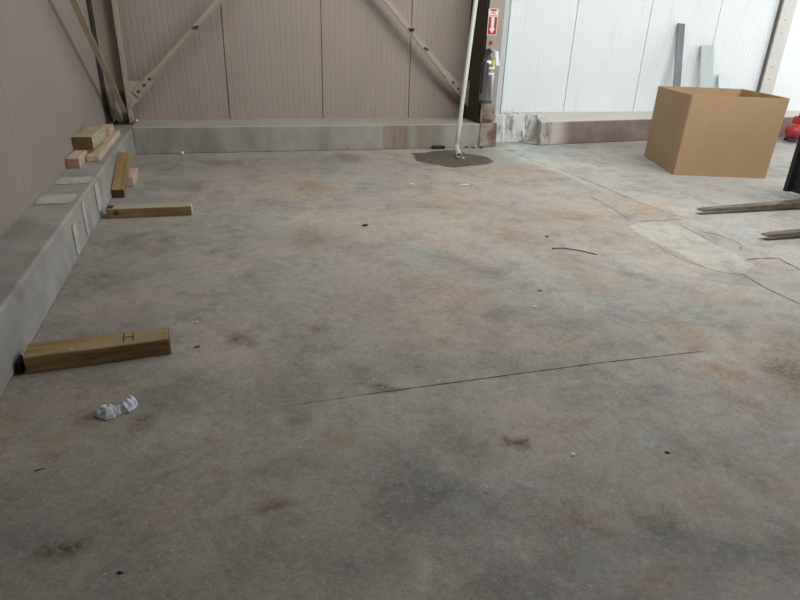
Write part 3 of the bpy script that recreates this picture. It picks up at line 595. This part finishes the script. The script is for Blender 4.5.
def endcap(parent, x, wy, hz, m_, label):
    bm = bx(x-.0012 if x > 0 else x-.0012, x+.0012, -wy/2+.004, wy/2-.004, .004, hz-.004); o = obj('end_grain', bm, m_, parent); o['label'] = label
# near post on the floor
t = thing('timber_post', 'thick yellow-brown sawn timber post on the floor, nearest to the camera', 'timber', (-.683, 3.008, 0), math.radians(4.6))
wp = obj('beam', post('p', .66, .15, .092, treated, 1), treated, t, bevel=.006)
endcap(t, .333, .15, .092, mat('end_ochre', srgb(150, 120, 70), .8, var=.3, scale=20), 'ochre sawn end')
for k, x in enumerate((.115, .16)):
    bm = bx(x-.0022, x+.0022, -.045, .055, .0915, .0942); obj('pencil_mark', bm, mat('pencil_%s' % 'ab'[k], srgb(60, 48, 34), .9), t)
bm = bx(.115, .16, .006, .010, .0915, .0942); obj('pencil_mark', bm, mat('pencil_c', srgb(60, 48, 34), .9), t)
o = obj('nail_head', lathe([(.007, .088), (.007, .0955), (.004, .0965)], 10, Matrix.Translation((-.12, -.055, 0))), mat('nail_pale', srgb(200, 196, 186), .5), t)
# black wedge added as the shadow between post and curb
bm = prism([(-1.053, 2.92, 0), (-1.026, 2.92, 0), (-1.030, 2.92, .04), (-1.048, 2.92, .07)], (0, .09, 0))
o = obj('rubber_and_shade_piece', bm, bpy.data.materials['black_rubber_and_shade'], bevel=.006); tag(o, 'black wedge standing in for the shadow between the nearest timber post and the curb', 'scrap')
# middle post
t = thing('timber_post', 'long timber post lying across the floor with its dark end near the curb', 'timber', (-.655, 5.60, 0), math.radians(-1.5))
obj('beam', post('p', .70, .13, .088, treated2, 2), treated2, t, bevel=.006)
endcap(t, .3525, .13, .088, mat('end_pale', srgb(196, 184, 160), .8, var=.2, scale=20), 'pale sawn end')
obj('oil_blot', lathe([(.02, 0), (.018, .001)], 16, Matrix.Translation((-.27, -.0665, .05)) @ Matrix.Rotation(PI/2, 4, 'X')), mat('blot', srgb(78, 58, 36), .9), t)
bm = bx(-.352, -.30, -.055, .055, .02, .0895); obj('dark_end', bm, mat('dark_tar', srgb(70, 54, 36), .9, var=.4, scale=18), t, bevel=.004)['label'] = 'blackened end'
# stacked pair against the left curb
t = thing('timber_block', 'pinkish raw pine block on the floor against the curb, under the tilted post', 'timber', (-.965, 6.93, 0), math.radians(90))
obj('beam', post('p', .46, .125, .10, pink, 3), pink, t, bevel=.01)
t = thing('timber_post', 'yellow-brown timber post tilted up onto a pinkish block by the curb', 'timber', (-.998, 6.64, .113), 0)
t.rotation_euler = (math.radians(15.5), 0, math.radians(0)); 
wy_ = wood('treated_pine_lengthwise', (156, 130, 86), (124, 98, 58), 'y', (90, 68, 42))
bm = post('p', .80, .115, .085, None, 4); bmesh.ops.rotate(bm, verts=bm.verts, cent=(0, 0, 0), matrix=Matrix.Rotation(PI/2, 3, 'Z'))
obj('beam', bm, wy_, t, bevel=.005)
bm = bx(-.052, .052, -.4015, -.399, .004, .081); obj('end_grain', bm, endg, t)['label'] = 'dark sawn end'
# corner pile on the curb
Z = .337
def ylum(name, label, x, y, z, length, wdt, hgt, m_, rz=0, end=None, elabel=None, seed=0):
    t = thing(name, label, 'timber', (x, y, z), rz)
    bm = post('p', length, wdt, hgt, None, seed); bmesh.ops.rotate(bm, verts=bm.verts, cent=(0, 0, 0), matrix=Matrix.Rotation(PI/2, 3, 'Z'))
    obj('beam', bm, m_, t, bevel=.005)
    if end:
        bm = bx(-wdt/2+.004, wdt/2-.004, -length/2-.0015, -length/2+.001, .004, hgt-.004); obj('end_grain', bm, end, t)['label'] = elabel
    return t
pink_y = wood('raw_pine_lengthwise', (200, 178, 158), (178, 152, 132), 'y', (160, 122, 98))
pale_y = wood('pale_pine_lengthwise', (206, 190, 166), (184, 164, 138), 'y', (150, 126, 98))
green_y = wood('green_treated_pine', (178, 168, 140), (152, 146, 116), 'y', (166, 124, 98))
ylum('timber_block', 'pinkish square timber at the bottom of the pile on the left curb', -1.305, 6.62, Z, 1.10, .108, .088, pink_y, 0, mat('end_pink', srgb(186, 140, 112), .85, var=.25, scale=30), 'pink sawn end', 5)
ylum('timber_board', 'flat pale pine board beside the square timber on the left curb', -1.185, 7.12, Z, 1.55, .115, .055, pale_y, 0, None, None, 6)
ylum('timber_block', 'greenish treated timber block on top of the pile on the left curb', -1.265, 6.80, Z+.090, .66, .185, .125, green_y, -.03, mat('end_brown', srgb(116, 88, 50), .85, var=.35, scale=30), 'dark brown sawn end', 7)
ylum('timber_block', 'small pinkish offcut behind the greenish block by the corner column', -1.235, 7.62, Z+.057, .34, .12, .085, pink_y, 0, None, None, 8)

# ---------------------------------------------------------------- plastic scrap, wire, small litter
from math import sin, cos
def plastic():
    bm = bmesh.new()
    path = [(-.072, .018), (-.055, .0), (-.028, -.018), (.0, -.004), (.028, -.002), (.052, .010), (.058, .045), (.044, .078)]
    wid = [.014, .040, .046, .034, .034, .032, .027, .016]; hh = [.01, .03, .034, .020, .028, .034, .028, .014]
    rings = []; n = 12; K = 5
    def lerp(a, b, f): return a+(b-a)*f
    P = []
    for i in range(len(path)-1):
        for k in range(K):
            f = k/K; P.append((lerp(path[i][0], path[i+1][0], f), lerp(path[i][1], path[i+1][1], f), lerp(wid[i], wid[i+1], f), lerp(hh[i], hh[i+1], f)))
    P.append((*path[-1], wid[-1], hh[-1]))
    for i, (x, y, w_, h) in enumerate(P):      # a crumpled film: strip folded up and down across its width
        a = P[min(i+1, len(P)-1)]; b_ = P[max(i-1, 0)]; tx, ty = a[0]-b_[0], a[1]-b_[1]; l = math.hypot(tx, ty); sx, sy = -ty/l, tx/l
        r_ = []
        for k in range(n+1):
            u = 2*k/n-1; q = Vector((x, y, u*.03))
            z = h*(.25+.75*(1-u*u)) + .016*noise.noise(q*70) + .010*noise.noise(q*150)
            o_ = u*w_*(1+.3*noise.noise(Vector((x*60, y*60, u))))
            r_.append(bm.verts.new((x+sx*o_, y+sy*o_, max(z if abs(u) < .99 else z*.3, .001))))
        rings.append(r_)
    for a, b_ in zip(rings, rings[1:]):
        for k in range(n): bm.faces.new((a[k], a[k+1], b_[k+1], b_[k]))
    return bm
pl = mat('translucent_plastic', srgb(228, 234, 242), .35); pl.node_tree.nodes['Principled BSDF'].inputs['Transmission Weight'].default_value = .25
o = obj('plastic_scrap', plastic(), pl, loc=(-.552, 2.485, .001)); sm = o.modifiers.new('thickness', 'SOLIDIFY'); sm.thickness = .0015; sm.offset = 1; tag(o, 'crumpled white translucent plastic scrap on the floor in front of the nearest post', 'plastic scrap')
o = obj('wire', tube([(2.507, 4.05, .004), (2.515, 4.075, .006), (2.60, 4.05, .010), (2.70, 3.975, .010), (2.80, 3.873, .004)], .004, 6), mat('wire_black', srgb(34, 30, 28), .6)); tag(o, 'thin black bent wire lying on the floor', 'wire')
def litter(name, x, y, sx, sy, sz, c, label, cat, rz=0, seed=0):
    bm = bmesh.new(); bmesh.ops.create_icosphere(bm, subdivisions=2, radius=1)
    for v_ in bm.verts: v_.co *= 1+.5*noise.noise(v_.co*1.3+Vector((seed*5.3, 0, 0))); v_.co = Vector((v_.co.x*sx, v_.co.y*sy, v_.co.z*sz))
    z = -min(v_.co.z for v_ in bm.verts)
    o = obj(name, bm, mat(name+'_tone', srgb(*c), .8, var=.2, scale=60), loc=(x, y, z), rot=(0, 0, rz)); return tag(o, label, cat)
litter('rubber_chip', 1.156, 4.947, .028, .016, .008, (38, 32, 28), 'small black chip in the middle of the far floor', 'chip', 0, 1)
litter('paper_scrap', -.489, 8.36, .018, .03, .022, (230, 230, 226), 'tiny white paper scrap by the back curb near the left corner', 'scrap', 0, 2)
litter('leaf', -.215, 3.01, .016, .008, .004, (84, 78, 66), 'small dark crumpled leaf right of the nearest timber post', 'leaf', .4, 3)
litter('paint_chip', 1.839, 3.085, .014, .010, .003, (226, 222, 214), 'white paint chip on the floor between the wire and the straight joint', 'chip', 0, 4)
litter('pebble', -.223, 3.308, .008, .008, .005, (225, 222, 216), 'tiny white pebble beyond the nearest timber post', 'pebble', 0, 5)
litter('metal_shard', 1.697, 1.634, .012, .005, .003, (52, 46, 42), 'small dark metal shard on the near right floor', 'shard', -.7, 6)
litter('wood_chip', 1.996, 3.313, .018, .006, .003, (90, 74, 58), 'narrow brown wood chip on the floor below the wire', 'chip', -.6, 7)
litter('dead_moth', -.424, 1.549, .011, .004, .003, (44, 40, 36), 'small dark sliver on the floor near the bottom edge', 'sliver', -.3, 8).name = 'dark_sliver'
litter('twig', -.784, 2.138, .022, .003, .002, (96, 88, 72), 'thin brown twig on the floor left of the plastic scrap', 'twig', .25, 9)
litter('paint_chip', 1.30, 1.72, .014, .010, .003, (214, 210, 202), 'white paint chip on the near floor right of two brown spots', 'chip', .2, 10)
litter('pebble', 1.45, 3.86, .008, .008, .005, (220, 216, 208), 'white pebble in the middle of the floor left of the wire', 'pebble', 0, 11)
litter('pebble', 2.62, 4.36, .012, .010, .007, (60, 52, 46), 'dark pebble just beyond the black wire', 'pebble', 0, 12)
litter('paint_chip', 2.02, 6.36, .03, .02, .004, (224, 220, 212), 'white paint flake on the floor in front of the puddle', 'chip', .1, 13)
litter('paint_chip', 2.62, 6.25, .07, .03, .003, (216, 212, 204), 'elongated white paint flake on the floor right of the smaller flake before the puddle', 'chip', .2, 14)
litter('paint_chip', 3.17, 7.70, .022, .018, .004, (230, 228, 222), 'white flake lying in the puddle', 'chip', .2, 15)

# ---------------------------------------------------------------- cardboard box
card = mat('cardboard', srgb(168, 139, 104), .8, var=.07, scale=3, stretch=(1, 1, .3))
card_in = card
t = thing('cardboard_box', 'large open brown cardboard box on the floor before the white wall', 'box', (5.498, 6.334, 0))
A = Vector((0, 0, 0)); B = Vector((.432, 1.179, 0)); D = Vector((1.099, -.354, 0)); E_ = B + D
cs = [A, D, E_, B]; ctr = (A+B+D+E_)/4; hbox = .968
def wall_panel(p, q, h, th=.012, flare=.004):
    t_ = (q-p).normalized(); n_ = Vector((t_.y, -t_.x, 0))
    if n_.dot(ctr-p) < 0: n_ = -n_
    bm = bmesh.new(); NU, NV = 16, 10; G = {}
    for s in (0, 1):
        for i in range(NU+1):
            for j in range(NV+1):
                f = i/NU; g = j/NV; bow = .016*math.sin(PI*f)*math.sin(PI*min(g*.9+.1, 1)*.6)
                c_ = p.lerp(q, f) - n_*bow*(1 if s == 0 else 1) + n_*(th*s) + Vector((.022*g, 0, h*g)) - n_*.010*g
                G[s, i, j] = bm.verts.new(c_)
    for i in range(NU):
        for j in range(NV):
            bm.faces.new((G[0, i, j], G[0, i+1, j], G[0, i+1, j+1], G[0, i, j+1])); bm.faces.new((G[1, i, j], G[1, i, j+1], G[1, i+1, j+1], G[1, i+1, j]))
    for i in range(NU):
        for j in (0, NV): bm.faces.new((G[0, i, j], G[0, i+1, j], G[1, i+1, j], G[1, i, j]))
    for j in range(NV):
        for i in (0, NU): bm.faces.new((G[0, i, j], G[0, i, j+1], G[1, i, j+1], G[1, i, j]))
    return bm
for k, (p, q) in enumerate(((A, D), (D, E_), (E_, B), (B, A))):
    obj('side_panel', wall_panel(p, q, hbox), card, t, smooth=False)
bm = prism([c + (ctr-c)*.012 + Vector((0, 0, .004)) for c in cs], (0, 0, .01)); obj('bottom_panel', bm, card, t)

# ---------------------------------------------------------------- boards leaning on the white wall
def leaning(name, label, x0, wdt, ztop, ytop, ybot, zbot, th, m_, side=0):
    t0 = Vector((x0, ybot, zbot)); t1 = Vector((x0+side, ytop, ztop)); d = t1-t0; L_ = d.length
    bm = bx(0, wdt, -th, 0, 0, L_)
    if False:
        add_box(bm, 0, .006, -.03, 0, 0, L_); add_box(bm, wdt-.006, wdt, -.03, 0, 0, L_)
    o = obj(name, bm, m_, bevel=.002)
    z_ = d.normalized(); x_ = Vector((1, 0, 0)); x_ = (x_ - z_*x_.dot(z_)).normalized(); y_ = z_.cross(x_)
    R3 = Matrix((x_, y_, z_)).transposed().to_4x4(); R3.translation = t0; o.matrix_world = R3
    tag(o, label, 'metal sheet'); return o
leaning('metal_strip', 'tall narrow dark grey metal strip leaning on the white wall', 7.22, .135, 1.80, 9.08, 8.60, .03, .02, mat('zinc_dark', srgb(112, 119, 121), .5, .1, var=.25, scale=6, stretch=(1, 1, .2)), .085)
leaning('metal_sheet', 'pale grey-green metal sheet leaning on the white wall behind the box', 7.80, .26, 1.49, 9.06, 8.60, .03, .008, mat('panel_grey', srgb(176, 186, 182), .5, var=.06, scale=5), .04)
leaning('metal_sheet', 'shortest and palest metal sheet leaning on the white wall, just showing over the box', 8.33, .22, 1.035, 9.06, 8.70, .03, .008, mat('panel_pale', srgb(200, 208, 208), .5))

# ---------------------------------------------------------------- forklift
t = thing('forklift', 'black forklift at the right edge with worn steel forks low over the floor', 'forklift', (5.93, 4.33, 0))
fk_m = mat('fork_steel', srgb(128, 118, 106), .5, .35, color2=srgb(98, 84, 72), scale=14, stretch=(.4, 1, 1)); overlay(fk_m, srgb(128, 82, 52), 6, .5, .7, .6)
iron = mat('mast_black', srgb(30, 29, 30), .55, var=.2, scale=8)
def fork(y):
    bm = bmesh.new(); prof = [(-1.43, .040), (-1.38, .032), (0, .032), (.045, .04), (.045, .62), (0, .62), (0, .095), (-.1, .082), (-1.36, .060), (-1.43, .050)]
    wf_ = .062; add_prism(bm, [(x, y-wf_, z) for x, z in prof], (0, 2*wf_, 0))
    for v_ in bm.verts:
        if v_.co.x < -1.36: v_.co.y = y+(v_.co.y-y)*.55
    return bm
for y in (.40, -.40): obj('fork', fork(y), fk_m, t, bevel=.004)['label'] = 'worn steel fork'
bm = bmesh.new()
add_box(bm, .05, .10, -.75, .77, .14, .25); add_box(bm, .05, .10, -.75, .77, .50, .61); add_box(bm, .05, .11, -.75, -.69, .09, .72); add_box(bm, .05, .11, .71, .77, .09, .72)
add_box(bm, .10, .13, -.35, .35, .14, .61)
obj('carriage', bm, iron, t, bevel=.004)
bm = bmesh.new(); add_box(bm, -.01, .05, -.77, -.72, .09, 1.55); add_box(bm, -.01, .05, .72, .77, .09, 1.55); add_box(bm, -.01, .05, -.77, .77, 1.50, 1.55)
for y in (-.5, -.25, 0, .25, .5): add_box(bm, .0, .03, y-.015, y+.015, .6, 1.5)
add_box(bm, .052, .06, -.72, .72, .09, .62)
obj('load_backrest', bm, iron, t, bevel=.004)
bm = bmesh.new()
for s in (-1, 1): add_box(bm, .14, .26, s*.36-.05, s*.36+.05, .06, 2.2); add_box(bm, .26, .36, s*.42-.04, s*.42+.04, .06, 2.15)
add_box(bm, .16, .24, -.36, .36, 2.12, 2.2); add_box(bm, .28, .34, -.42, .42, .30, .42)
obj('mast', bm, iron, t, bevel=.004)
bodym = mat('forklift_paint', srgb(70, 66, 62), .4, var=.15, scale=4)
bm = bmesh.new(); add_prism(bm, [(.55, -.5, .28), (2.3, -.5, .28), (2.5, -.5, .5), (2.45, -.5, 1.05), (1.6, -.5, 1.1), (1.5, -.5, .72), (.95, -.5, .72), (.8, -.5, 1.05), (.6, -.5, 1.05)], (0, 1.0, 0)); obj('body', bm, bodym, t, bevel=.03)
bm = bmesh.new()
for s in (-.46, .46):
    add_tube(bm, [(.68, s, 1.03), (.95, s, 2.12)], .025, 8); add_tube(bm, [(2.3, s, 1.03), (2.0, s, 2.12)], .025, 8); add_box(bm, .9, 2.05, s-.03, s+.03, 2.1, 2.15)
for k in range(7): add_box(bm, .95+k*.17, .99+k*.17, -.46, .46, 2.11, 2.14)
obj('overhead_guard', bm, iron, t)
bm = bmesh.new(); add_box(bm, 1.25, 1.65, -.25, .25, 1.08, 1.20); add_box(bm, 1.58, 1.70, -.25, .25, 1.15, 1.6); obj('seat', bm, mat('seat_vinyl', srgb(36, 36, 38), .6), t, bevel=.03)
tyre = mat('tyre_rubber', srgb(32, 31, 31), .85)
for x, r, y in ((.62, .30, .60), (.62, .30, -.60), (2.1, .26, .54), (2.1, .26, -.54)):
    M4 = Matrix.Translation((x, y-.09 if y > 0 else y-.07, r)) @ Matrix.Rotation(-PI/2, 4, 'X')
    w_ = obj('wheel', lathe([(r-.03, 0), (r, .02), (r, .14), (r-.03, .16)], 32, M4), tyre, t)
    obj('hub', lathe([(r*.5, -.004), (r*.5, .164)], 20, M4), bodym, w_)

# ---------------------------------------------------------------- red machine at the far right
t = thing('air_compressor', 'small red machine with dark hose on the floor by the curb at the right edge', 'machine', (9.74, 8.42, 0), .3)
redp = mat('machine_red', srgb(176, 48, 56), .4, var=.15, scale=9)
bm = bmesh.new(); M4 = Matrix.Translation((-.25, 0, .17)) @ Matrix.Rotation(PI/2, 4, 'Y')
add_lathe(bm, [(.02, -.04), (.09, -.02), (.13, .03), (.14, .10), (.14, .42), (.13, .49), (.09, .54), (.02, .56)], 24, M=M4); obj('tank', bm, redp, t, smooth=True)
bm = bmesh.new(); add_box(bm, -.14, .16, -.10, .10, .29, .42); obj('motor_housing', bm, redp, t, bevel=.03)
obj('foot', bx(-.2, -.16, -.12, .12, 0, .06), blk, t); obj('foot', bx(.16, .20, -.12, .12, 0, .06), blk, t)
ring = [(-.36+.07*cos(a*PI/8), -.1+.07*sin(a*PI/8), .03+.004*a/4) for a in range(0, 33)]
obj('hose', tube(ring + [(-.24, -.03, .14), (-.20, 0, .17)], .012, 8), blk, t, smooth=True)
obj('handle', tube([(-.13, 0, .41), (-.13, 0, .47), (.15, 0, .47), (.15, 0, .41)], .012, 8), blk, t)
# groups of like things
for o in list(bpy.data.objects):
    if o.parent or 'category' not in o: continue
    g = {'column': 'steel columns along the walls', 'brace': 'diagonal braces of the steel frame', 'metal sheet': 'metal sheets leaning on the white wall'}.get(o['category'])
    if o['category'] == 'timber': g = 'timber pile on the left curb' if o.location.z > .3 else 'timber pieces on the floor'
    if g: o['group'] = g
